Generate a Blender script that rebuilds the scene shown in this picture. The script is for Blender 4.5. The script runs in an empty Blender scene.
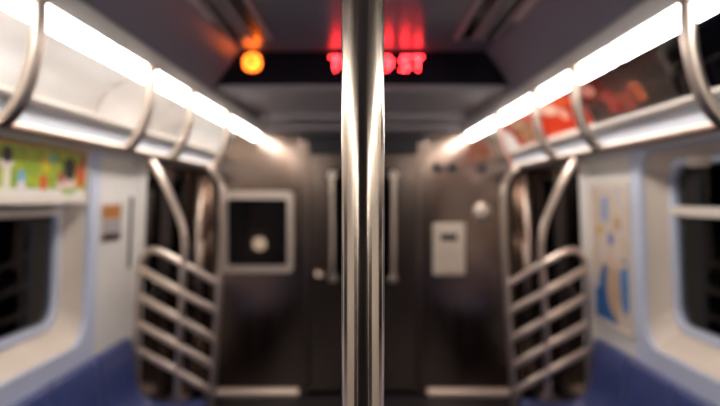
import bpy, bmesh, math, random
from mathutils import Vector, Matrix
random.seed(4)
sc = bpy.context.scene
COL = sc.collection
H = 1.53                      # eye height above the floor; heights below are given relative to the eye
PI = math.pi

# ------------------------------------------------------------------ camera, world, exposure
cam_d = bpy.data.cameras.new('camera')
cam = bpy.data.objects.new('camera', cam_d); COL.objects.link(cam)
cam.location = (0, 0, H); cam.rotation_euler = (PI / 2, 0, 0)
cam_d.sensor_width = 36; cam_d.lens = 35
cam_d.shift_x = -3 / 720; cam_d.shift_y = -6 / 720
cam_d.clip_start = 0.02
cam_d.dof.use_dof = True; cam_d.dof.focus_distance = 0.605; cam_d.dof.aperture_fstop = 3.8
sc.camera = cam
w = bpy.data.worlds.new('tunnel_dark'); sc.world = w; w.use_nodes = True
w.node_tree.nodes['Background'].inputs[0].default_value = (0.35, 0.33, 0.5, 1)
w.node_tree.nodes['Background'].inputs[1].default_value = 0.012
sc.view_settings.view_transform = 'Standard'; sc.view_settings.look = 'None'
sc.view_settings.gamma = 1.0; sc.view_settings.use_curve_mapping = False
sc.view_settings.exposure = 0.6
LIGHT = 9.8                   # strength of the strip-light diffusers
try:
    sc.cycles.use_denoising = True
    sc.cycles.sample_clamp_indirect = 6.0
except Exception:
    pass

# ------------------------------------------------------------------ materials
def lin(c):
    return tuple(((v / 255) / 12.92 if v / 255 <= .04045 else ((v / 255 + .055) / 1.055) ** 2.4) for v in c) + (1,)

MATS = {}
def mat(name, col, rough=.5, metal=0., spec=.5, var=.06, scale=9., stretch=(1, 1, 1), bump=0., coat=0., emit=None, es=0., rvar=0.):
    m = bpy.data.materials.new(name); m.use_nodes = True
    nt = m.node_tree; n = nt.nodes; b = n['Principled BSDF']
    b.inputs['Roughness'].default_value = rough; b.inputs['Metallic'].default_value = metal
    b.inputs['Specular IOR Level'].default_value = spec
    b.inputs['Coat Weight'].default_value = coat; b.inputs['Coat Roughness'].default_value = .08
    tc = n.new('ShaderNodeTexCoord'); mp = n.new('ShaderNodeMapping'); mp.inputs['Scale'].default_value = stretch
    no = n.new('ShaderNodeTexNoise'); no.inputs['Scale'].default_value = scale; no.inputs['Detail'].default_value = 4
    nt.links.new(tc.outputs['Object'], mp.inputs['Vector']); nt.links.new(mp.outputs[0], no.inputs['Vector'])
    rp = n.new('ShaderNodeValToRGB')
    lo = tuple(max(0, c * (1 - var)) for c in col[:3]) + (1,); hi = tuple(min(1, c * (1 + var)) for c in col[:3]) + (1,)
    rp.color_ramp.elements[0].position = .3; rp.color_ramp.elements[1].position = .7
    rp.color_ramp.elements[0].color = lo; rp.color_ramp.elements[1].color = hi
    nt.links.new(no.outputs['Fac'], rp.inputs[0]); nt.links.new(rp.outputs[0], b.inputs['Base Color'])
    if rvar:
        mr = n.new('ShaderNodeMapRange'); mr.inputs[1].default_value = .3; mr.inputs[2].default_value = .7
        mr.inputs[3].default_value = max(.02, rough - rvar); mr.inputs[4].default_value = rough + rvar
        nt.links.new(no.outputs['Fac'], mr.inputs[0]); nt.links.new(mr.outputs[0], b.inputs['Roughness'])
    if bump:
        bp = n.new('ShaderNodeBump'); bp.inputs['Strength'].default_value = bump; bp.inputs['Distance'].default_value = .002
        nt.links.new(no.outputs['Fac'], bp.inputs['Height']); nt.links.new(bp.outputs[0], b.inputs['Normal'])
    if emit:
        b.inputs['Emission Color'].default_value = emit; b.inputs['Emission Strength'].default_value = es
    MATS[name] = m
    return m

STEEL_T = mat('brushed_steel_tube', (.74, .62, .525), .32, 1., var=.04, scale=14, stretch=(1, 1, .1), bump=.02)
STEEL_S = mat('lit_satin_bar_steel', (.88, .73, .61), .45, .7, var=.04)  # lighter than the tubes: light caught by bars and handles put into colour
STEEL_P = mat('polished_pole_steel', (.62, .51, .41), .16, 1., var=.10, scale=150, stretch=(1, 1, .03), bump=.06, rvar=.05)
_b = STEEL_P.node_tree.nodes['Principled BSDF']; _b.inputs['Anisotropic'].default_value = .92; _b.inputs['Anisotropic Rotation'].default_value = 0.25
_t = STEEL_P.node_tree.nodes.new('ShaderNodeTangent'); _t.direction_type = 'RADIAL'; _t.axis = 'Z'
STEEL_P.node_tree.links.new(_t.outputs[0], _b.inputs['Tangent'])
STEEL_W = mat('brushed_wall_steel', (.36, .27, .22), .16, 1., var=.05, scale=6, stretch=(1, 1, .15), bump=.03)
STEEL_D = mat('door_steel', (.33, .255, .21), .20, 1., var=.05, scale=8, stretch=(1, 1, .15), bump=.03)
STEEL_B = mat('bright_trim_steel', (.86, .74, .64), .38, .75, var=.03)
CEIL = mat('grey_gloss_ceiling', lin((134, 132, 146)), .25, spec=1.0, var=.05, scale=3)
CEIL2 = mat('grey_ceiling_satin', lin((168, 162, 166)), .35, spec=.5, var=.05, scale=3)
CEIL3 = mat('grey_sloped_ceiling', lin((124, 121, 134)), .40, spec=.4, var=.05, scale=3)
BLACKP = mat('black_gloss_plastic', (.012, .010, .017), .18, spec=.4, var=.1)
BLACKM = mat('black_matte', (.016, .012, .020), .7, spec=.2, var=.2)
WALLW = mat('white_wall_laminate', lin((240, 234, 227)), .38, var=.03, scale=4)
TRIMB = mat('pale_blue_grey_trim', lin((216, 222, 240)), .35, var=.03, scale=4)
REVEAL = mat('cream_window_reveal', lin((228, 212, 194)), .45, var=.05, scale=5)
HEADER = mat('pale_blue_header', lin((232, 236, 244)), .35, var=.02, scale=5)
COVEW = mat('white_cove_panel', lin((222, 216, 210)), .24, spec=.6, var=.04, scale=2.2)
LIP = mat('beige_retainer', lin((226, 214, 200)), .35, var=.03)
HOUSING = mat('grey_light_housing', lin((206, 198, 192)), .3, var=.05, scale=3)
BLUE = mat('blue_seat_plastic', lin((66, 78, 132)), .32, spec=.5, var=.10, scale=5)
FLOORM = mat('dark_speckled_floor', (.010, .008, .013), .45, spec=.22, var=.6, scale=120)
NEXTCAR = mat('reflection_brown_bulkhead', (.16, .12, .10), .5, var=.1)  # brown stands in for the reflection in the end glass
RUBBER = mat('black_rubber', (.012, .012, .014), .6, var=.1)
DIFF = mat('lit_white_diffuser', (.9, .9, .9), .4, emit=(1, .965, .93, 1), es=LIGHT)
RED = mat('red_led', (.2, .01, .01), .4, emit=(1, .022, .028, 1), es=26.0)
ORANGE = mat('orange_led', (.3, .1, .02), .4, emit=(1, .15, .012, 1), es=8.0)
GLOWM = mat('warm_glow_globe', (.6, .5, .3), .4, emit=(1, .68, .38, 1), es=1.0)  # glow of the added warm blob behind the end glass
IVORY = mat('ivory_plastic', lin((242, 226, 206)), .4, var=.03)
DARKG = mat('dark_grey_metal', (.05, .045, .05), .4, .6, var=.1)

def glass(name, tint=(.55, .56, .62, 1)):
    m = bpy.data.materials.new(name); m.use_nodes = True
    nt = m.node_tree; n = nt.nodes; n.remove(n['Principled BSDF'])
    out = n['Material Output']; tr = n.new('ShaderNodeBsdfTransparent'); tr.inputs[0].default_value = tint
    gl = n.new('ShaderNodeBsdfGlossy'); gl.inputs['Roughness'].default_value = .03
    fr = n.new('ShaderNodeFresnel'); fr.inputs[0].default_value = 1.28
    mx = n.new('ShaderNodeMixShader')
    nt.links.new(fr.outputs[0], mx.inputs[0]); nt.links.new(tr.outputs[0], mx.inputs[1]); nt.links.new(gl.outputs[0], mx.inputs[2])
    nt.links.new(mx.outputs[0], out.inputs[0])
    return m
GLASS = glass('dark_tinted_glass')

def print_mat(name, cols, blobs, scale=3., rough=.3, spec=.5, stretch=(1, 1, 1)):
    """flat printed sheet: noise between two inks plus ellipses / bars placed in the sheet's own UV frame"""
    m = bpy.data.materials.new(name); m.use_nodes = True
    nt = m.node_tree; n = nt.nodes; b = n['Principled BSDF']
    b.inputs['Roughness'].default_value = rough; b.inputs['Specular IOR Level'].default_value = spec
    uv = n.new('ShaderNodeUVMap'); mp = n.new('ShaderNodeMapping'); mp.inputs['Scale'].default_value = stretch
    nt.links.new(uv.outputs[0], mp.inputs[0])
    no = n.new('ShaderNodeTexNoise'); no.inputs['Scale'].default_value = scale; no.inputs['Detail'].default_value = 3
    nt.links.new(mp.outputs[0], no.inputs['Vector'])
    rp = n.new('ShaderNodeValToRGB'); e = rp.color_ramp.elements
    while len(e) < len(cols): e.new(.5)
    for i, c in enumerate(cols):
        e[i].position = .32 + .36 * i / max(1, len(cols) - 1); e[i].color = lin(c)
    nt.links.new(no.outputs['Fac'], rp.inputs[0])
    cur = rp.outputs[0]
    sp = n.new('ShaderNodeSeparateXYZ'); nt.links.new(uv.outputs[0], sp.inputs[0])
    def M(op, a, b_):
        q = n.new('ShaderNodeMath'); q.operation = op
        for i, v in enumerate((a, b_)):
            if isinstance(v, (int, float)): q.inputs[i].default_value = v
            else: nt.links.new(v, q.inputs[i])
        return q.outputs[0]
    for (u, v, ru, rv, c, kind) in blobs:
        du = M('DIVIDE', M('ABSOLUTE', M('SUBTRACT', sp.outputs[0], u), 0), ru)
        dv = M('DIVIDE', M('ABSOLUTE', M('SUBTRACT', sp.outputs[1], v), 0), rv)
        d = M('ADD', M('POWER', du, 2), M('POWER', dv, 2)) if kind == 'o' else M('MAXIMUM', du, dv)
        f = M('LESS_THAN', d, 1.0)
        mx = n.new('ShaderNodeMix'); mx.data_type = 'RGBA'
        nt.links.new(f, mx.inputs[0]); nt.links.new(cur, mx.inputs[6]); mx.inputs[7].default_value = lin(c)
        cur = mx.outputs[2]
    nt.links.new(cur, b.inputs['Base Color'])
    return m

# ------------------------------------------------------------------ object helpers
def link(name, me, m=None, parent=None, smooth=False):
    o = bpy.data.objects.new(name, me); COL.objects.link(o)
    if m: me.materials.append(m)
    if parent: o.parent = parent
    if smooth:
        for p in me.polygons: p.use_smooth = True
    return o
LEAN = [False]
def obj(name, bm, m, parent=None, smooth=False):
    if LEAN[0]:                                          # the car sides spread a little towards the floor
        for v in bm.verts:
            if abs(v.co.x) > 1.25: v.co.x += math.copysign(.036 * max(0, Z(.2) - v.co.z), v.co.x)
    bmesh.ops.recalc_face_normals(bm, faces=bm.faces)
    me = bpy.data.meshes.new(name); bm.to_mesh(me); bm.free()
    o = link(name, me, m, None, smooth)
    if parent:
        o.parent = parent; o.matrix_parent_inverse = Matrix.Translation(parent.location).inverted()
    return o
def thing(name, label, cat, loc, group=None):
    o = bpy.data.objects.new(name, None); COL.objects.link(o); o.empty_display_size = .05
    o.location = loc; o['label'] = label; o['category'] = cat
    if group: o['group'] = group
    return o
def tag(o, label, cat, group=None):
    o['label'] = label; o['category'] = cat
    if group: o['group'] = group
    return o
def struct_empty(name, loc, label=None):
    o = bpy.data.objects.new(name, None); COL.objects.link(o); o.location = loc; o['kind'] = 'structure'
    if label: o['label'] = label
    return o
def struct(o, label=None):
    o['kind'] = 'structure'
    if label: o['label'] = label
    return o

def box(bm, a, b, bev=0.):
    lo = [min(a[i], b[i]) for i in range(3)]; hi = [max(a[i], b[i]) for i in range(3)]
    vs = [bm.verts.new((x, y, z)) for x in (lo[0], hi[0]) for y in (lo[1], hi[1]) for z in (lo[2], hi[2])]
    fs = [(0, 1, 3, 2), (4, 6, 7, 5), (0, 4, 5, 1), (2, 3, 7, 6), (0, 2, 6, 4), (1, 5, 7, 3)]
    faces = [bm.faces.new([vs[i] for i in f]) for f in fs]
    if bev > 0:
        es = list({e for f in faces for e in f.edges})
        bmesh.ops.bevel(bm, geom=es, offset=bev, segments=2, affect='EDGES', profile=.5)
    return bm
def nbox(a, b, bev=0.):
    return box(bmesh.new(), a, b, bev)

def spline(pts, n=6):
    """Catmull-Rom through the points"""
    P = [Vector(p) for p in pts]; out = []
    for i in range(len(P) - 1):
        p0 = P[max(i - 1, 0)]; p1 = P[i]; p2 = P[i + 1]; p3 = P[min(i + 2, len(P) - 1)]
        for k in range(n):
            t = k / n
            out.append(.5 * ((2 * p1) + (p2 - p0) * t + (2 * p0 - 5 * p1 + 4 * p2 - p3) * t * t + (3 * p1 - p0 - 3 * p2 + p3) * t ** 3))
    out.append(P[-1])
    return out
def tube(bm, pts, r, seg=14):
    P = [Vector(p) for p in pts]; rings = []
    t = (P[1] - P[0]).normalized()
    u = t.orthogonal().normalized(); v = t.cross(u)
    for i, p in enumerate(P):
        t2 = (P[min(i + 1, len(P) - 1)] - P[max(i - 1, 0)]).normalized()
        q = t.rotation_difference(t2); u = (q @ u).normalized(); t = t2; v = t.cross(u).normalized()
        rings.append([bm.verts.new(p + r * (math.cos(2 * PI * k / seg) * u + math.sin(2 * PI * k / seg) * v)) for k in range(seg)])
    for a, b in zip(rings, rings[1:]):
        for k in range(seg):
            bm.faces.new((a[k], a[(k + 1) % seg], b[(k + 1) % seg], b[k]))
    bm.faces.new(rings[0][::-1]); bm.faces.new(rings[-1])
    return bm
def ntube(pts, r, seg=14): return tube(bmesh.new(), pts, r, seg)
def lathe(bm, prof, centre, axis='z', seg=24, a0=0, a1=2 * PI):
    """prof = [(radius, height)] turned about an axis through centre"""
    rings = []; full = abs(a1 - a0 - 2 * PI) < 1e-6; n = seg if full else seg + 1
    for (r, h) in prof:
        ring = []
        for k in range(n):
            a = a0 + (a1 - a0) * k / seg; c, s_ = r * math.cos(a), r * math.sin(a)
            p = {'z': (c, s_, h), 'y': (c, h, s_), 'x': (h, c, s_)}[axis]
            ring.append(bm.verts.new((centre[0] + p[0], centre[1] + p[1], centre[2] + p[2])))
        rings.append(ring)
    for a, b in zip(rings, rings[1:]):
        for k in range(n if full else n - 1):
            bm.faces.new((a[k], a[(k + 1) % n], b[(k + 1) % n], b[k]))
    if full:
        bm.faces.new(rings[0][::-1]); bm.faces.new(rings[-1])
    return bm
def extrude_y(bm, prof, y0, y1, thick=None):
    """closed cross-section prof [(x, z)] swept along the car"""
    A = [bm.verts.new((x, y0, z)) for x, z in prof]; B = [bm.verts.new((x, y1, z)) for x, z in prof]
    n = len(prof)
    for i in range(n):
        j = (i + 1) % n
        bm.faces.new((A[i], A[j], B[j], B[i]))
    bm.faces.new(A[::-1]); bm.faces.new(B)
    return bm
def strip_prof(pts, t):
    """open polyline (x, z) -> closed cross-section of thickness t (offset up and outward)"""
    P = [Vector(p) for p in pts]; off = []
    for i, p in enumerate(P):
        d = (P[min(i + 1, len(P) - 1)] - P[max(i - 1, 0)]).normalized()
        nn = Vector((-d.y, d.x))
        off.append(p + nn * t)
    return [tuple(p) for p in P] + [tuple(p) for p in reversed(off)]
def rrect(y0, y1, z0, z1, r, k=6):
    """rounded rectangle outline in (y, z); 4*(k+1) points"""
    out = []
    for (cy, cz, a) in ((y1 - r, z1 - r, 0), (y0 + r, z1 - r, PI / 2), (y0 + r, z0 + r, PI), (y1 - r, z0 + r, 3 * PI / 2)):
        for i in range(k + 1):
            t = a + PI / 2 * i / k
            out.append((cy + r * math.cos(t), cz + r * math.sin(t)))
    return out
def bridge(bm, loops, closed=False):
    """loops of 3-D points with equal count, joined ring by ring"""
    R = [[bm.verts.new(p) for p in L] for L in loops]
    n = len(R[0]); pairs = list(zip(R, R[1:])) + ([(R[-1], R[0])] if closed else [])
    for a, b in pairs:
        for i in range(n):
            bm.faces.new((a[i], a[(i + 1) % n], b[(i + 1) % n], b[i]))
    return R
def card(name, corners, m, parent=None, t=None):
    """printed sheet: four corners (u0v0, u1v0, u1v1, u0v1) with a UV frame and a little thickness along t"""
    bm = bmesh.new(); uvl = bm.loops.layers.uv.new('UVMap')
    C = [Vector(c) for c in corners]; T = Vector(t)
    F = [bm.verts.new(c) for c in C]; B = [bm.verts.new(c - T) for c in C]
    uvs = [(0, 0), (1, 0), (1, 1), (0, 1)]
    def face(vs, us):
        f = bm.faces.new(vs)
        for lp, q in zip(f.loops, us): lp[uvl].uv = q
    face(F, uvs); face(B[::-1], uvs[::-1])
    for i in range(4):
        j = (i + 1) % 4
        face([F[j], F[i], B[i], B[j]], [uvs[j], uvs[i], uvs[i], uvs[j]])
    return obj(name, bm, m, parent)
def Z(r): return H + r                                   # height from a value relative to the eye

YB, YE = -1.9, 5.42                                      # added dark wall behind the viewer; front end of the car interior
YS = 3.26                                                # face of the destination sign
SIDE = {-1: 'left', 1: 'right'}

# ------------------------------------------------------------------ the shell
struct(obj('floor', nbox((-1.45, YB, -.05), (1.45, YE + .1, 0)), FLOORM))
# ceiling: flat middle, sloped sides; lower flat part beyond the sign
ceil = struct_empty('ceiling', (0, 0, Z(.68)))
obj('flat_panel', nbox((-.57, YB, Z(.68)), (.57, YS + .06, Z(.71))), CEIL, ceil)
for s in (-1, 1):
    obj('sloped_panel', extrude_y(bmesh.new(), strip_prof([(s * .572, Z(.68)), (s * .64, Z(.585)), (s * .70, Z(.49))][::s], .02)[::1], YB, YS + .06), CEIL3, ceil)
obj('drop_face', nbox((-.72, YS + .045, Z(.50)), (.72, YS + .07, Z(.70))), CEIL2, ceil)
for (a, b, dz) in ((YS + .072, 3.78, 0), (3.80, 4.42, .012), (4.44, 4.93, -.012), (4.95, YE, -.03)):
    obj('lower_panel', nbox((-.70, a, Z(.512 + dz)), (.70, b, Z(.54 + dz)), .004), CEIL2, ceil)

def side_wall(s):
    name = SIDE[s]
    X = lambda v: s * v
    wl = struct_empty('wall_' + name, (X(1.3), 0, 0))
    # laminate panels; the doorways and the window opening are left free
    def panel(nm, y0, y1, z0, z1, m=WALLW, x0=1.30, x1=1.345, bev=.004):
        return obj(nm, nbox((X(x0), y0, z0), (X(x1), y1, z1), bev), m, wl)
    top = Z(.235)
    panel('wall_panel', 3.47 if s < 0 else 3.415, 4.06, .70, top); panel('door_post', 4.065, 4.19, 0, top, WALLW, 1.285, 1.36, .012)
    panel('wall_panel', -.55, .43, .70, top)
    panel('lower_panel', -.55, 4.06, .05, .70, TRIMB, 1.302, 1.35)
    panel('wall_panel', YB, -1.755, .0, top)
    panel('end_panel', 5.36, YE, 0, top, STEEL_W)
    # vertical access slot line on the left panel
    if s < 0:
        panel('access_slot', 3.93, 3.96, Z(-.40), Z(.0), DARKG, 1.292, 1.30, .002)
        obj('screw', lathe(bmesh.new(), [(.0, -.004), (.010, -.003), (.012, 0)], (X(1.298), 4.0, Z(.19)), 'x', 12), DARKG, wl)
    # raised pale-blue trim around the window, rounded
    for (ya, yb, yc, yd) in ((1.76, 3.455 if s < 0 else 3.40, 1.90, 3.325 if s < 0 else 3.27), (.44, 1.75, .60, 1.62)):
        outer = rrect(ya, yb, Z(-.80), top, .03); hole = rrect(yc, yd, Z(-.69), Z(.205), .13)
        bm = bmesh.new()
        bridge(bm, [[(X(1.345), y, z) for y, z in outer], [(X(1.292), y, z) for y, z in outer], [(X(1.286), y, z) for y, z in hole], [(X(1.31), y, z) for y, z in hole]])
        obj('window_surround', bm, TRIMB, wl)
    # header above windows and doors, then the cove that carries the adverts
    hp = [(1.150, .308), (1.158, .26), (1.170, .215), (1.36, .215), (1.36, .34), (1.150, .34)]
    obj('header_panel', extrude_y(bmesh.new(), [(X(x), Z(z)) for x, z in hp], YB, YE), HEADER, wl)
    lp = [(1.085, .326), (1.103, .313), (1.135, .313), (1.135, .335), (1.085, .335)]
    obj('advert_ledge', extrude_y(bmesh.new(), [(X(x), Z(z)) for x, z in lp], YB, YE), LIP, wl)
    cv = spline([(.875, .497, 0), (.97, .488, 0), (1.06, .43, 0), (1.112, .33, 0)], 4)
    pr = [(p.x, p.y) for p in cv]; pr = pr + [(1.16, .335), (1.12, .45), (1.0, .525), (.875, .53)]
    obj('cove', extrude_y(bmesh.new(), [(X(x), Z(z)) for x, z in pr], YB, YE), COVEW, wl)
    obj('light_trough', extrude_y(bmesh.new(), [(X(x), Z(z)) for x, z in ((.702, .488), (.773, .472), (.79, .50), (.86, .492), (.874, .492), (.874, .53), (.72, .53))], YB, YE), HOUSING, wl)
    return wl
LEAN[0] = True
wallL = side_wall(-1); wallR = side_wall(1)

def window(s, n, label, a=1.90, b=3.325):
    X = lambda v: s * v
    wn = struct_empty('window_%d' % n, (X(1.3), (a + b) / 2, Z(-.69)), label)
    hole = rrect(a, b, Z(-.69), Z(.205), .13); inner = rrect(a + .06, b - .035, Z(-.61), Z(.175), .11)
    pane0 = rrect(a + .095, b - .07, Z(-.575), Z(.14), .09)
    bm = bmesh.new(); bridge(bm, [[(X(1.31), y, z) for y, z in hole], [(X(1.425), y, z) for y, z in inner]])
    obj('reveal', bm, REVEAL, wn)
    bm = bmesh.new()
    bridge(bm, [[(X(1.425), y, z) for y, z in inner], [(X(1.405), y, z) for y, z in inner], [(X(1.405), y, z) for y, z in pane0], [(X(1.45), y, z) for y, z in pane0]])
    obj('window_frame', bm, TRIMB, wn)
    obj('transom', nbox((X(1.395), a + .09, Z(-.085)), (X(1.44), b - .065, Z(-.042)), .006), LIP, wn)
    def pane(z0, z1, r):
        o = rrect(a + .09, b - .065, z0, z1, r); bm = bmesh.new()
        R = bridge(bm, [[(X(1.430), y, z) for y, z in o], [(X(1.436), y, z) for y, z in o]])
        bm.faces.new(R[0]); bm.faces.new(R[1][::-1])
        obj('pane', bm, GLASS, wn)
    pane(Z(-.58), Z(-.08), .06); pane(Z(-.045), Z(.145), .06)
    if s > 0:
        bm = nbox((X(1.36), b - .45, Z(.125)), (X(1.41), b - .31, Z(.172)), .018)
        obj('latch', bm, IVORY, wn, True)
    return wn
window(-1, 1, 'dark train window under the green advert'); window(1, 2, 'dark train window with a white transom bar beside the map', 1.90, 3.27)
window(-1, 4, 'dark train window added unseen on the left beside the viewer', .60, 1.62); window(1, 5, 'dark train window added unseen on the right beside the viewer', .60, 1.62)  # unseen pair added to put dark bands in the pole's reflection

# side doors: two sliding leaves with tall dark windows
def side_door(s, n, y0, y1, label):
    X = lambda v: s * v
    d = struct_empty('door_%d' % n, (X(1.34), (y0 + y1) / 2, 0), label)
    ym = (y0 + y1) / 2
    for (a, b) in ((y0, ym - .004), (ym + .004, y1)):
        o = rrect(a, b, .02, Z(.235), .01); h = rrect(a + .13, b - .11, Z(-.62), Z(.13), .07)
        bm = bmesh.new()
        bridge(bm, [[(X(1.335), y, z) for y, z in o], [(X(1.335), y, z) for y, z in h], [(X(1.375), y, z) for y, z in h], [(X(1.375), y, z) for y, z in o]], True)
        lf = obj('leaf', bm, STEEL_D, d)
        g = rrect(a + .125, b - .105, Z(-.625), Z(.135), .07); bm = bmesh.new()
        R = bridge(bm, [[(X(1.350), y, z) for y, z in g], [(X(1.356), y, z) for y, z in g]]); bm.faces.new(R[0]); bm.faces.new(R[1][::-1])
        p = obj('pane', bm, GLASS); p.parent = lf
        bm = bmesh.new()
        bridge(bm, [[(X(1.333), y, z) for y, z in rrect(a + .10, b - .08, Z(-.65), Z(.16), .09)], [(X(1.326), y, z) for y, z in rrect(a + .105, b - .085, Z(-.645), Z(.155), .085)], [(X(1.330), y, z) for y, z in h]])
        q = obj('pane_frame', bm, RUBBER); q.parent = lf
    obj('edge_seal', nbox((X(1.328), ym - .012, .02), (X(1.34), ym + .012, Z(.235))), RUBBER, d)
    obj('threshold', nbox((X(1.27), y0, 0), (X(1.38), y1, .012)), STEEL_B, d)
    return d
side_door(-1, 1, 4.19, 5.36, 'left sliding side doors behind the seat guard'); side_door(1, 2, 4.19, 5.36, 'right sliding side doors behind the seat guard')
side_door(-1, 4, -1.75, -.55, 'left sliding side doors behind the viewer'); side_door(1, 5, -1.75, -.55, 'right sliding side doors behind the viewer')

LEAN[0] = False
# rounded stainless corner posts between side doors and end wall
for i, s in enumerate((-1, 1)):
    o = obj('trim_%d' % (i + 1), lathe(bmesh.new(), [(.055, 0), (.055, Z(.24))], (s * 1.255, 5.31, 0), 'z', 28), STEEL_D, None, True)
    struct(o, 'rounded steel corner post on the %s of the end wall' % SIDE[s])

# end wall with its door
we = struct_empty('wall_end', (0, YE, 0))
DW = .42                                               # half width of the door opening
for s in (-1, 1):
    if s < 0:       # left: opening for the small fixed window
        o = rrect(-1.33, -DW - .06, 0, Z(.52), .01); h = rrect(-1.065, -.57, Z(-.56), Z(.02), .03)
        bm = bmesh.new()
        bridge(bm, [[(x, YE, z) for x, z in o], [(x, YE, z) for x, z in h], [(x, YE + .05, z) for x, z in h], [(x, YE + .05, z) for x, z in o]], True)
        obj('steel_panel', bm, STEEL_W, we)
    else:
        obj('steel_panel', nbox((DW + .06, YE, 0), (1.33, YE + .05, Z(.52)), .004), STEEL_W, we)
    # door post standing a little proud
    obj('door_post', nbox((s * (DW), YE - .035, 0), (s * (DW + .07), YE + .06, Z(.44)), .012), STEEL_D, we)
obj('door_header', nbox((-DW - .07, YE - .03, Z(.33)), (DW + .07, YE + .06, Z(.50)), .01), DARKG, we)
# steel kick strips at the foot of the end wall
for i, s in enumerate((-1, 1)):
    bm = bmesh.new()
    pr = [(YE - .06, .0), (YE - .06, .030), (YE - .05, .042), (YE - .03, .048), (YE, .050), (YE, 0)]
    A = [bm.verts.new((s * .50, y, z)) for y, z in pr]; B = [bm.verts.new((s * 1.25, y, z)) for y, z in pr]
    for k in range(len(pr)):
        j = (k + 1) % len(pr); bm.faces.new((A[k], A[j], B[j], B[k]))
    bm.faces.new(A); bm.faces.new(B[::-1])
    struct(obj('baseboard_' + SIDE[s], bm, STEEL_B), 'bright steel kick strip at the foot of the end wall, %s of the door' % SIDE[s])
# small window in the left of the end wall
w3 = struct_empty('window_3', (-.81, YE, Z(-.575)), 'square steel-framed window in the end wall')
fo = rrect(-1.095, -.54, Z(-.585), Z(.045), .04); fi = rrect(-1.05, -.585, Z(-.53), Z(-.015), .03)
bm = bmesh.new()
bridge(bm, [[(x, YE, z) for x, z in fo], [(x, YE - .022, z) for x, z in fo], [(x, YE - .022, z) for x, z in fi], [(x, YE + .03, z) for x, z in fi]])
obj('window_frame', bm, STEEL_B, w3)
bm = bmesh.new(); R = bridge(bm, [[(x, YE + .015, z) for x, z in fi], [(x, YE + .021, z) for x, z in fi]]); bm.faces.new(R[0]); bm.faces.new(R[1][::-1])
obj('pane', bm, GLASS, w3)
# end door: leaf, narrow window, two long grab handles, round knob
d3 = struct_empty('door_3', (0, YE + .03, 0), 'steel end door behind the centre pole')
o = rrect(-DW, DW, .03, Z(.33), .01); h = rrect(-.225, .225, Z(-.63), Z(.20), .05)
bm = bmesh.new(); bridge(bm, [[(x, YE + .02, z) for x, z in o], [(x, YE + .02, z) for x, z in h], [(x, YE + .06, z) for x, z in h], [(x, YE + .06, z) for x, z in o]], True)
obj('leaf', bm, STEEL_D, d3)
bm = bmesh.new(); R = bridge(bm, [[(x, YE + .035, z) for x, z in h], [(x, YE + .041, z) for x, z in h]]); bm.faces.new(R[0]); bm.faces.new(R[1][::-1])
obj('pane', bm, GLASS, d3)
bm = bmesh.new(); bridge(bm, [[(x, YE + .019, z) for x, z in rrect(-.25, .25, Z(-.655), Z(.225), .06)], [(x, YE + .010, z) for x, z in rrect(-.245, .245, Z(-.65), Z(.22), .06)], [(x, YE + .03, z) for x, z in h]])
obj('pane_frame', bm, RUBBER, d3)
for s in (-1, 1):
    y1, y2 = YE + .02, YE - .05
    pts = [(s * .235, y1, Z(.17)), (s * .235, y2 + .02, Z(.17)), (s * .235, y2, Z(.15))] + [(s * .235, y2, Z(.15 - .74 * k / 6)) for k in range(1, 6)] + [(s * .235, y2, Z(-.61)), (s * .235, y2 + .02, Z(-.63)), (s * .235, y1, Z(-.63))]
    hd = obj('grab_handle', ntube(pts, .014), STEEL_S, d3, True)
    for zz in (.17, -.63):
        f = obj('flange', lathe(bmesh.new(), [(.034, 0), (.034, -.012), (.02, -.018)], (s * .235, YE + .02, Z(zz)), 'y', 18), STEEL_B)
        f.parent = hd
obj('knob', lathe(bmesh.new(), [(.018, .02), (.018, -.03), (.045, -.04), (.05, -.06), (.035, -.075), (.0, -.078)], (-.338, YE, Z(-.605)), 'y', 22), STEEL_D, d3, True)
# front of the next car; its brown imitates reflections in the end glass
struct(obj('wall_next_car', nbox((-1.4, 6.35, -.3), (1.4, 6.42, 2.3), .01), NEXTCAR))
struct(obj('wall_added_back', nbox((-1.4, YB - .05, 0), (1.4, YB, 2.3)), DARKG))  # unseen dark wall added to keep the pole's mirrored centre dark

# added warm blob for the end glass, built like a lamp on the next car
lm = thing('added_glow', 'small warm glow added behind the square end-wall window', 'glow', (-.93, 6.35, Z(-.42)))
obj('base', lathe(bmesh.new(), [(.07, .0), (.07, -.025), (.055, -.03)], (-.93, 6.35, Z(-.42)), 'y', 20), DARKG, lm)
obj('globe', lathe(bmesh.new(), [(.055, -.03), (.062, -.06), (.05, -.09), (.025, -.105), (.0, -.108)], (-.93, 6.35, Z(-.42)), 'y', 20), GLOWM, lm, True)

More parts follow.
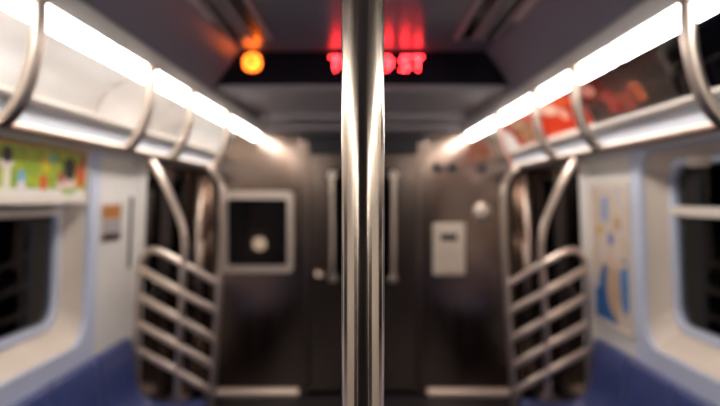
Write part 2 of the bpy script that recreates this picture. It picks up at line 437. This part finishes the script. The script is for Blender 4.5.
# ------------------------------------------------------------------ strip lights (each about 1.2 m)
JO = [-2.6, -1.39, -.17, 1.05, 2.27, 3.49, 4.71, 5.40]
WHERE = {1: 'farthest behind the viewer', 2: 'above the viewer', 3: 'nearest in view, by the frame edge',
         4: 'crossed by the two middle rail brackets', 5: 'crossed by the farthest rail bracket', 6: 'short one meeting the end wall'}
for s in (-1, 1):
    for i, (a, b) in enumerate(zip(JO, JO[1:])):
        if i == 0: continue
        a += .003; b -= .003
        t = thing('strip_light', 'glowing white strip light on the %s, %s' % (SIDE[s], WHERE[i]), 'light', (s * .82, (a + b) / 2, Z(.45)), 'strip lights along the %s cove' % SIDE[s])
        pr = [(.803, .472), (.807, .460), (.815, .447), (.833, .440), (.846, .443), (.853, .454), (.856, .484), (.80, .490)]
        obj('diffuser', extrude_y(bmesh.new(), [(s * x, Z(z)) for x, z in pr], a + .008, b - .008), DIFF, t)
        for y0, y1 in ((a, a + .008), (b - .008, b)):
            pc = [(.801, .473), (.805, .458), (.814, .444), (.833, .437), (.848, .441), (.856, .453), (.859, .485), (.80, .491)]
            obj('end_cap', extrude_y(bmesh.new(), [(s * x, Z(z)) for x, z in pc], y0, y1), HOUSING, t)

# ------------------------------------------------------------------ ceiling air vents
for s in (-1, 1):
    v = thing('air_vent', 'long slotted air vent in the ceiling, %s of the pole' % SIDE[s], 'vent', (s * .47, 1.5, Z(.68)))
    obj('channel', nbox((s * .395, YB + .1, Z(.672)), (s * .555, 2.95, Z(.6795))), BLACKP, v)
    for xa in (.385, .462, .492, .548):
        obj('slat', nbox((s * xa, YB + .1, Z(.660)), (s * (xa + .018), 2.95, Z(.672)), .004), CEIL2, v)
    obj('end_strip', nbox((s * .560, YB + .1, Z(.655)), (s * .590, 2.62, Z(.668)), .005), LIP, v)

# ------------------------------------------------------------------ destination sign
FONT = {'T': ['11111', '00100', '00100', '00100', '00100', '00100', '00100'], 'O': ['01110', '10001', '10001', '10001', '10001', '10001', '01110'],
        '1': ['010', '110', '010', '010', '010', '010', '111'], '7': ['11111', '00001', '00010', '00100', '00100', '01000', '01000'],
        '9': ['01110', '10001', '10001', '01111', '00001', '00010', '01100'], 'S': ['01111', '10000', '10000', '01110', '00001', '00001', '11110'],
        'F': ['11111', '10000', '10000', '11110', '10000', '10000', '10000']}
sg = thing('destination_sign', 'black overhead sign with red LED lettering and orange route disc', 'sign', (0, YS, Z(.52)))
bm = bmesh.new()
fr = [(-.705, .512), (.705, .512), (.585, .678), (-.585, .678)]; bk = [(-.705, .512), (.705, .512), (.585, .678), (-.585, .678)]
A = [bm.verts.new((x, YS, Z(z))) for x, z in fr]; B = [bm.verts.new((x, YS + .044, Z(z))) for x, z in bk]
for k in range(4): bm.faces.new((A[k], A[(k + 1) % 4], B[(k + 1) % 4], B[k]))
bm.faces.new(A[::-1]); bm.faces.new(B)
obj('housing', bm, BLACKP, sg)
obj('bottom_rim', nbox((-.70, YS - .008, Z(.505)), (.70, YS + .05, Z(.520)), .004), CEIL2, sg)
obj('display_window', nbox((-.60, YS - .004, Z(.560)), (.57, YS, Z(.668)), .0015), BLACKP, sg)
PX = .0098
def led_text(txt, x, ztop):
    for ch in txt:
        if ch == ' ': x += PX * 2.6; continue
        rows = FONT[ch]; bm = bmesh.new()
        for r, row in enumerate(rows):
            for c, v in enumerate(row):
                if v == '1':
                    lathe(bm, [(PX * .43, -.0052), (PX * .30, -.0072), (.0004, -.0078)], (x + PX * (c + .5), YS, ztop - PX * (r + .5)), 'y', 8)
        o = obj('led_letter', bm, RED, sg); o['kind'] = 'stuff'
        x += PX * (len(rows[0]) + 1)
    return x
led_text('TO 179 ST', -.153, Z(.655))
# orange route disc built of diodes, its letter left dark
bm = bmesh.new(); q = .0076; R_ = .044; rows = FONT['F']
for i in range(-7, 8):
    for j in range(-7, 8):
        if math.hypot(i * q, j * q) > R_: continue
        c, r = i + 2, 3 - j
        if 0 <= c < 5 and 0 <= r < 7 and rows[r][c] == '1': continue
        lathe(bm, [(q * .45, -.0052), (q * .3, -.0072), (.0004, -.0078)], (-.515 + i * q, YS, Z(.626) + j * q), 'y', 8)
o = obj('route_disc', bm, ORANGE, sg); o['kind'] = 'stuff'; o['label'] = 'orange LED route disc'

# ------------------------------------------------------------------ adverts in the cove
def cove_card(name, s, y0, y1, m, label):
    """curved sheet lying in the cove"""
    cv = spline([(.880, .490, 0), (.967, .480, 0), (1.052, .424, 0), (1.100, .332, 0)], 5)
    bm = bmesh.new(); uvl = bm.loops.layers.uv.new('UVMap'); N = len(cv)
    F = [[bm.verts.new((s * p.x, y, Z(p.y))) for p in cv] for y in (y0, y1)]
    G = [[bm.verts.new((s * (p.x + .002), y, Z(p.y + .003))) for p in cv] for y in (y0, y1)]
    def quad(vs, us):
        f = bm.faces.new(vs)
        for l_, u in zip(f.loops, us): l_[uvl].uv = u
    # u runs to the reader's right, v upward
    ua, ub = (0, 1) if s < 0 else (1, 0)
    for k in range(N - 1):
        v0, v1 = 1 - k / (N - 1), 1 - (k + 1) / (N - 1)
        us = [(ua, v0), (ub, v0), (ub, v1), (ua, v1)]
        quad([F[0][k], F[1][k], F[1][k + 1], F[0][k + 1]], us); quad([G[0][k], G[0][k + 1], G[1][k + 1], G[1][k]], [us[0], us[3], us[2], us[1]])
    for L in (0, 1):
        for k in range(N - 1): quad([F[L][k], F[L][k + 1], G[L][k + 1], G[L][k]], [(0, 0)] * 4)
    for k in (0, N - 1): quad([F[0][k], F[1][k], G[1][k], G[0][k]], [(0, 0)] * 4)
    o = obj(name, bm, m, None, True)
    return tag(o, label, 'advert', 'advert cards in the %s cove' % SIDE[s])
blankA = print_mat('pale_grey_print', [(232, 229, 226), (216, 209, 202), (228, 225, 222)], [(.5, .97, .6, .05, (225, 225, 225), 'r')], 1.3, .16)
blankB = print_mat('warm_grey_print', [(226, 219, 212), (208, 198, 190), (222, 216, 210)], [], 1.6, .16)
blackP = print_mat('black_print', [(3, 3, 5), (5, 4, 7)], [(.14, .30, .030, .16, (140, 30, 26), 'r'), (.21, .22, .028, .12, (130, 40, 22), 'r'), (.27, .30, .022, .14, (136, 58, 26), 'r'),
                                                                 (.08, .64, .05, .18, (190, 130, 116), 'o')], 2, .12, .06)
orangeP = print_mat('orange_print', [(206, 70, 38), (188, 52, 30), (216, 92, 52)], [(.24, .42, .13, .36, (176, 128, 92), 'o'), (.24, .55, .06, .14, (190, 160, 120), 'o'), (.72, .62, .10, .20, (228, 180, 160), 'o'), (.80, .40, .05, .14, (216, 150, 130), 'o'), (.5, .04, .5, .05, (230, 210, 195), 'r')], 2.5, .2)
redP = print_mat('red_print', [(170, 46, 34), (150, 36, 28)], [(.5, .5, .2, .3, (210, 180, 160), 'o')], 2, .2)
cove_card('advert_card', -1, 1.10, 2.86, blankA, 'pale grey advert card above the green poster, nearest on the left')
cove_card('advert_card', -1, 2.88, 4.12, blankB, 'warm grey advert card in the left cove, farther one')
cove_card('advert_card', 1, 1.10, 3.30, blackP, 'glossy black advert card with red lettering in the right cove')
cove_card('advert_card', 1, 3.33, 4.90, orangeP, 'orange-red advert card with tan figure in the right cove')

# ------------------------------------------------------------------ grab rails over the seats
BY = [1.67, 2.56, 3.15, 4.02]
for s in (-1, 1):
    t = thing('grab_rail', 'steel overhead grab rail with curved brackets on the %s' % SIDE[s], 'grab rail', (s * .87, 2.8, Z(.17)), 'overhead grab rails')
    rail = [(s * .868, y, Z(.172)) for y in (.6, 1.5, 2.4, 3.3, 3.95, 4.03)]
    obj('rail', ntube(rail, .016, 16), STEEL_T, t, True)
    for y in BY + [.72]:
        pts = spline([(s * .776, y, Z(.49)), (s * .776, y, Z(.40)), (s * .785, y, Z(.33)), (s * .808, y, Z(.25)), (s * .838, y, Z(.200)), (s * .868, y, Z(.172))], 4)
        br = obj('bracket', ntube(pts, .0195, 14), STEEL_T, t, True)
        f = obj('flange', lathe(bmesh.new(), [(.03, 0), (.03, -.008), (.02, -.016)], (s * .778, y, Z(.475)), 'z', 18), STEEL_B)
        f.parent = br

# ------------------------------------------------------------------ seat guards (slanted bars between three uprights)
YG = 3.90
for s in (-1, 1):
    X = lambda v: s * v
    t = thing('seat_guard', 'steel seat-end guard with slanted bars, %s of the pole' % SIDE[s], 'guard', (X(1.02), YG, 0), 'seat-end guards')
    r = .0175
    # aisle upright: floor to rail end
    pts = [(X(.87), YG, 0), (X(.835), YG, Z(-1.05)), (X(.80), YG, Z(-.50)), (X(.785), YG, Z(-.25)), (X(.782), YG, Z(-.02)), (X(.790), YG, Z(.07)), (X(.822), YG, Z(.135)), (X(.865), YG, Z(.165))]
    obj('upright', ntube(spline(pts, 5), r), STEEL_T, t, True)
    # middle upright, bending out to the wall above
    pts = [(X(1.06), YG, 0), (X(1.035), YG, Z(-1.10)), (X(1.005), YG, Z(-.50)), (X(.990), YG, Z(-.30)), (X(1.008), YG, Z(-.16)), (X(1.06), YG, Z(-.02)), (X(1.13), YG, Z(.12)), (X(1.20), YG, Z(.235)), (X(1.215), YG, Z(.262))]
    obj('upright', ntube(spline(pts, 5), r), STEEL_T, t, True)
    # wall upright running over into the topmost bar
    pts = [(X(1.262), YG, 0), (X(1.260), YG, Z(-.9)), (X(1.245), YG, Z(-.42)), (X(1.225), YG, Z(-.335)), (X(1.18), YG, Z(-.298)), (X(1.13), YG, Z(-.305)), (X(1.0), YG, Z(-.372)), (X(.79), YG, Z(-.495))]
    obj('upright', ntube(spline(pts, 5), r), STEEL_T, t, True)
    for (zw, za, xa) in ((-.395, -.645, .805), (-.55, -.80, .815), (-.705, -.948, .826), (-.855, -1.09, .838)):
        obj('bar', ntube([(X(1.25), YG, Z(zw)), (X(1.02), YG, Z(zw + (za - zw) * .53)), (X(xa), YG, Z(za))], .0205, 14), STEEL_S, t, True)

# ------------------------------------------------------------------ blue benches
for s in (-1, 1):
    t = thing('bench_seat', 'long blue plastic bench of moulded seats along the %s wall' % SIDE[s], 'bench', (s * 1.05, 2.3, 0), 'blue benches')
    prof = [(1.262, -.775), (1.248, -.80), (1.235, -.90), (1.222, -1.02), (1.19, -1.09), (1.13, -1.125), (1.02, -1.13), (.92, -1.118), (.86, -1.11), (.835, -1.125), (.832, -1.17)]
    scoop = [0, .004, .018, .026, .03, .028, .026, .02, .012, .006, 0]
    Wd = .490; y0 = 3.872 - 7 * .490
    for k in range(7):
        bm = bmesh.new(); nu = 10; rows = []
        for u in range(nu + 1):
            y = y0 + .003 + (Wd - .006) * u / nu; f = math.sin(PI * u / nu) ** .7
            row = []
            for i, (x, z) in enumerate(prof):
                dx = scoop[i] * f * (1 if i < 5 else 0); dz = -scoop[i] * f * (0 if i < 4 else 1)
                row.append(bm.verts.new((s * (x + .03 + dx * .6), y, Z(z + dz))))
            rows.append(row)
        for a, b in zip(rows, rows[1:]):
            for i in range(len(prof) - 1): bm.faces.new((a[i], b[i], b[i + 1], a[i + 1]))
        # closed underside
        und = [[bm.verts.new((s * 1.325, y0 + .003 + (Wd - .006) * u / nu, Z(-.785))), bm.verts.new((s * 1.325, y0 + .003 + (Wd - .006) * u / nu, Z(-1.18)))] for u in range(nu + 1)]
        for u in range(nu):
            bm.faces.new((rows[u][0], und[u][0], und[u + 1][0], rows[u + 1][0])); bm.faces.new((und[u][0], und[u][1], und[u + 1][1], und[u + 1][0]))
            bm.faces.new((und[u][1], rows[u][-1], rows[u + 1][-1], und[u + 1][1]))
        bm.faces.new(rows[0] + [und[0][1], und[0][0]]); bm.faces.new((rows[-1] + [und[-1][1], und[-1][0]])[::-1])
        obj('seat', bm, BLUE, t, True)
        y0 += Wd
    obj('underframe', nbox((s * 1.0, .45, Z(-1.23)), (s * 1.29, 3.80, Z(-1.18))), DARKG, t)
    for y in (1.1, 2.3, 3.5):
        obj('support', nbox((s * 1.1, y - .03, 0), (s * 1.28, y + .03, Z(-1.21))), DARKG, t)

# ------------------------------------------------------------------ things on the walls
LEAN[0] = True
# green illustrated advert over the upper left window
t = thing('poster', 'green illustrated advert poster over the top of the left window', 'poster', (-1.28, 2.6, Z(-.035)))
GREEN = print_mat('green_print', [(150, 176, 40), (188, 196, 64), (120, 160, 34), (206, 206, 90)],
                  [(.5, .05, .6, .13, (238, 230, 220), 'r'), (.452, .36, .020, .30, (236, 228, 206), 'r'), (.452, .62, .036, .10, (238, 222, 212), 'o'), (.452, .76, .030, .15, (20, 18, 32), 'o'),
                   (.537, .36, .024, .16, (120, 176, 208), 'o'), (.537, .20, .026, .12, (230, 220, 222), 'o'), (.676, .30, .026, .16, (220, 84, 60), 'o'), (.69, .66, .034, .16, (232, 204, 44), 'o'),
                   (.73, .78, .022, .10, (140, 196, 186), 'o'), (.84, .30, .075, .17, (236, 204, 194), 'o'), (.80, .42, .03, .12, (170, 90, 70), 'o'), (.865, .60, .046, .24, (24, 18, 34), 'o'), (.955, .50, .040, .28, (212, 96, 52), 'o'),
                   (.985, .82, .02, .16, (150, 70, 46), 'o'), (.86, .14, .06, .06, (150, 180, 90), 'o'), (.36, .5, .05, .2, (220, 120, 60), 'o'), (.22, .5, .06, .25, (60, 120, 160), 'o'), (.5, .985, .6, .03, (220, 150, 70), 'r')], 5, .35, .4, (2.2, 1, 1))
card('print', [(-1.278, 1.93, Z(-.005)), (-1.278, 3.235, Z(-.005)), (-1.278, 3.235, Z(.205)), (-1.278, 1.93, Z(.205))], GREEN, t, (.004, 0, 0))
for a, b in (((-1.286, 1.90, Z(-.03)), (-1.272, 3.26, Z(-.006))), ((-1.286, 1.90, Z(.206)), (-1.272, 3.26, Z(.222))), ((-1.286, 3.236, Z(-.006)), (-1.272, 3.26, Z(.206))), ((-1.286, 1.905, Z(-.006)), (-1.272, 1.929, Z(.206)))):
    obj('frame_strip', nbox(a, b, .003), LIP, t)
# notice on the left panel
t = thing('notice_sign', 'small orange and grey striped notice on the white left panel', 'sign', (-1.298, 3.58, Z(-.22)))
NOT = print_mat('notice_print', [(190, 182, 180), (202, 194, 190)], [(.5, .80, .48, .19, (214, 142, 66), 'r'), (.5, .09, .5, .10, (60, 52, 62), 'r')] +
                [(.08 + .168 * k, .5, .018, .46, (118, 92, 88), 'r') for k in range(6)] + [(.16 + .168 * k, .15, .05, .05, (92, 82, 92), 'o') for k in range(5)], 4, .35)
card('print', [(-1.294, 3.50, Z(-.225)), (-1.294, 3.78, Z(-.225)), (-1.294, 3.78, Z(-.04)), (-1.294, 3.50, Z(-.04))], NOT, t, (.003, 0, 0))
obj('backing', nbox((-1.2995, 3.49, Z(-.235)), (-1.2972, 3.79, Z(-.03))), LIP, t)
# city map on the right panel
t = thing('map_poster', 'framed beige and blue transit map on the right panel', 'poster', (1.298, 3.68, Z(-.70)))
MAP = print_mat('map_print', [(226, 212, 192), (222, 196, 166), (230, 218, 208), (200, 194, 202)],
                [(.42, .20, .30, .24, (66, 120, 180), 'o'), (.30, .10, .34, .13, (58, 108, 172), 'r'), (.86, .30, .14, .20, (84, 134, 190), 'o'), (.55, .27, .20, .20, (206, 172, 140), 'o'), (.62, .12, .10, .09, (212, 178, 140), 'o'),
                 (.52, .62, .09, .05, (124, 130, 190), 'o'), (.38, .84, .12, .09, (160, 172, 206), 'r'), (.60, .45, .34, .035, (224, 196, 170), 'o'), (.2, .68, .12, .04, (214, 176, 90), 'o'), (.72, .74, .10, .05, (196, 160, 110), 'o')], 4.5, .2)
card('print', [(1.292, 3.97, Z(-.67)), (1.292, 3.445, Z(-.67)), (1.292, 3.445, Z(.05)), (1.292, 3.97, Z(.05))], MAP, t, (-.003, 0, 0))
bm = bmesh.new()
bridge(bm, [[(1.30, y, z) for y, z in rrect(3.42, 3.995, Z(-.70), Z(.08), .01)], [(1.286, y, z) for y, z in rrect(3.42, 3.995, Z(-.70), Z(.08), .01)], [(1.286, y, z) for y, z in rrect(3.445, 3.97, Z(-.67), Z(.05), .006)], [(1.30, y, z) for y, z in rrect(3.445, 3.97, Z(-.67), Z(.05), .006)]], True)
obj('frame', bm, LIP, t)
LEAN[0] = False
# intercom on the right of the end wall
t = thing('intercom', 'pale rectangular intercom box on the end wall', 'intercom', (.665, YE, Z(-.60)))
obj('plate', nbox((.54, YE - .03, Z(-.605)), (.79, YE, Z(-.20)), .014), IVORY, t)
obj('speaker_slot', nbox((.60, YE - .034, Z(-.335)), (.725, YE - .028, Z(-.285)), .002), BLACKP, t)
for k in range(4):
    obj('grille_rib', nbox((.60, YE - .036, Z(-.42 - .03 * k)), (.73, YE - .029, Z(-.41 - .03 * k)), .001), LIP, t)
obj('button', lathe(bmesh.new(), [(.022, -.03), (.022, -.038), (.016, -.042)], (.665, YE, Z(-.555)), 'y', 18), STEEL_B, t, True)
# round lock with a lever
t = thing('door_lock', 'round steel lock on the end wall above the intercom', 'lock', (.92, YE, Z(-.12)))
obj('escutcheon', lathe(bmesh.new(), [(.075, 0), (.075, -.012), (.06, -.02), (.03, -.022)], (.925, YE, Z(-.12)), 'y', 26), STEEL_B, t, True)
obj('lever', nbox((.895, YE - .05, Z(-.155)), (.935, YE - .018, Z(-.075)), .012), IVORY, t)
# small round vents near the top of the end wall
for x, nm in ((.575, 'leftmost of three small round caps high on the end wall'), (.69, 'middle of three small round caps high on the end wall'), (.915, 'rightmost of three small round caps high on the end wall')):
    o = obj('round_cap', lathe(bmesh.new(), [(.042, 0), (.042, -.008), (.034, -.014), (.030, -.008), (.012, -.008), (.010, -.013), (.0, -.014)], (x, YE, Z(.225)), 'y', 22), DARKG, None, True)
    tag(o, nm, 'cap', 'round caps on the end wall')

# ------------------------------------------------------------------ the pole in focus
t = thing('grab_pole', 'upright polished steel grab pole in sharp focus at the centre', 'pole', (0, .62, 0))
obj('tube', lathe(bmesh.new(), [(.0190, .0), (.0190, .7), (.0190, 1.4), (.0190, Z(.68))], (0, .62, 0), 'z', 96), STEEL_P, t, True)
obj('floor_flange', lathe(bmesh.new(), [(.05, 0), (.05, .012), (.03, .03), (.0200, .034)], (0, .62, 0), 'z', 32), STEEL_B, t, True)
obj('ceiling_flange', lathe(bmesh.new(), [(.0200, -.04), (.03, -.034), (.05, -.012), (.05, 0)], (0, .62, Z(.68)), 'z', 32), STEEL_B, t, True)
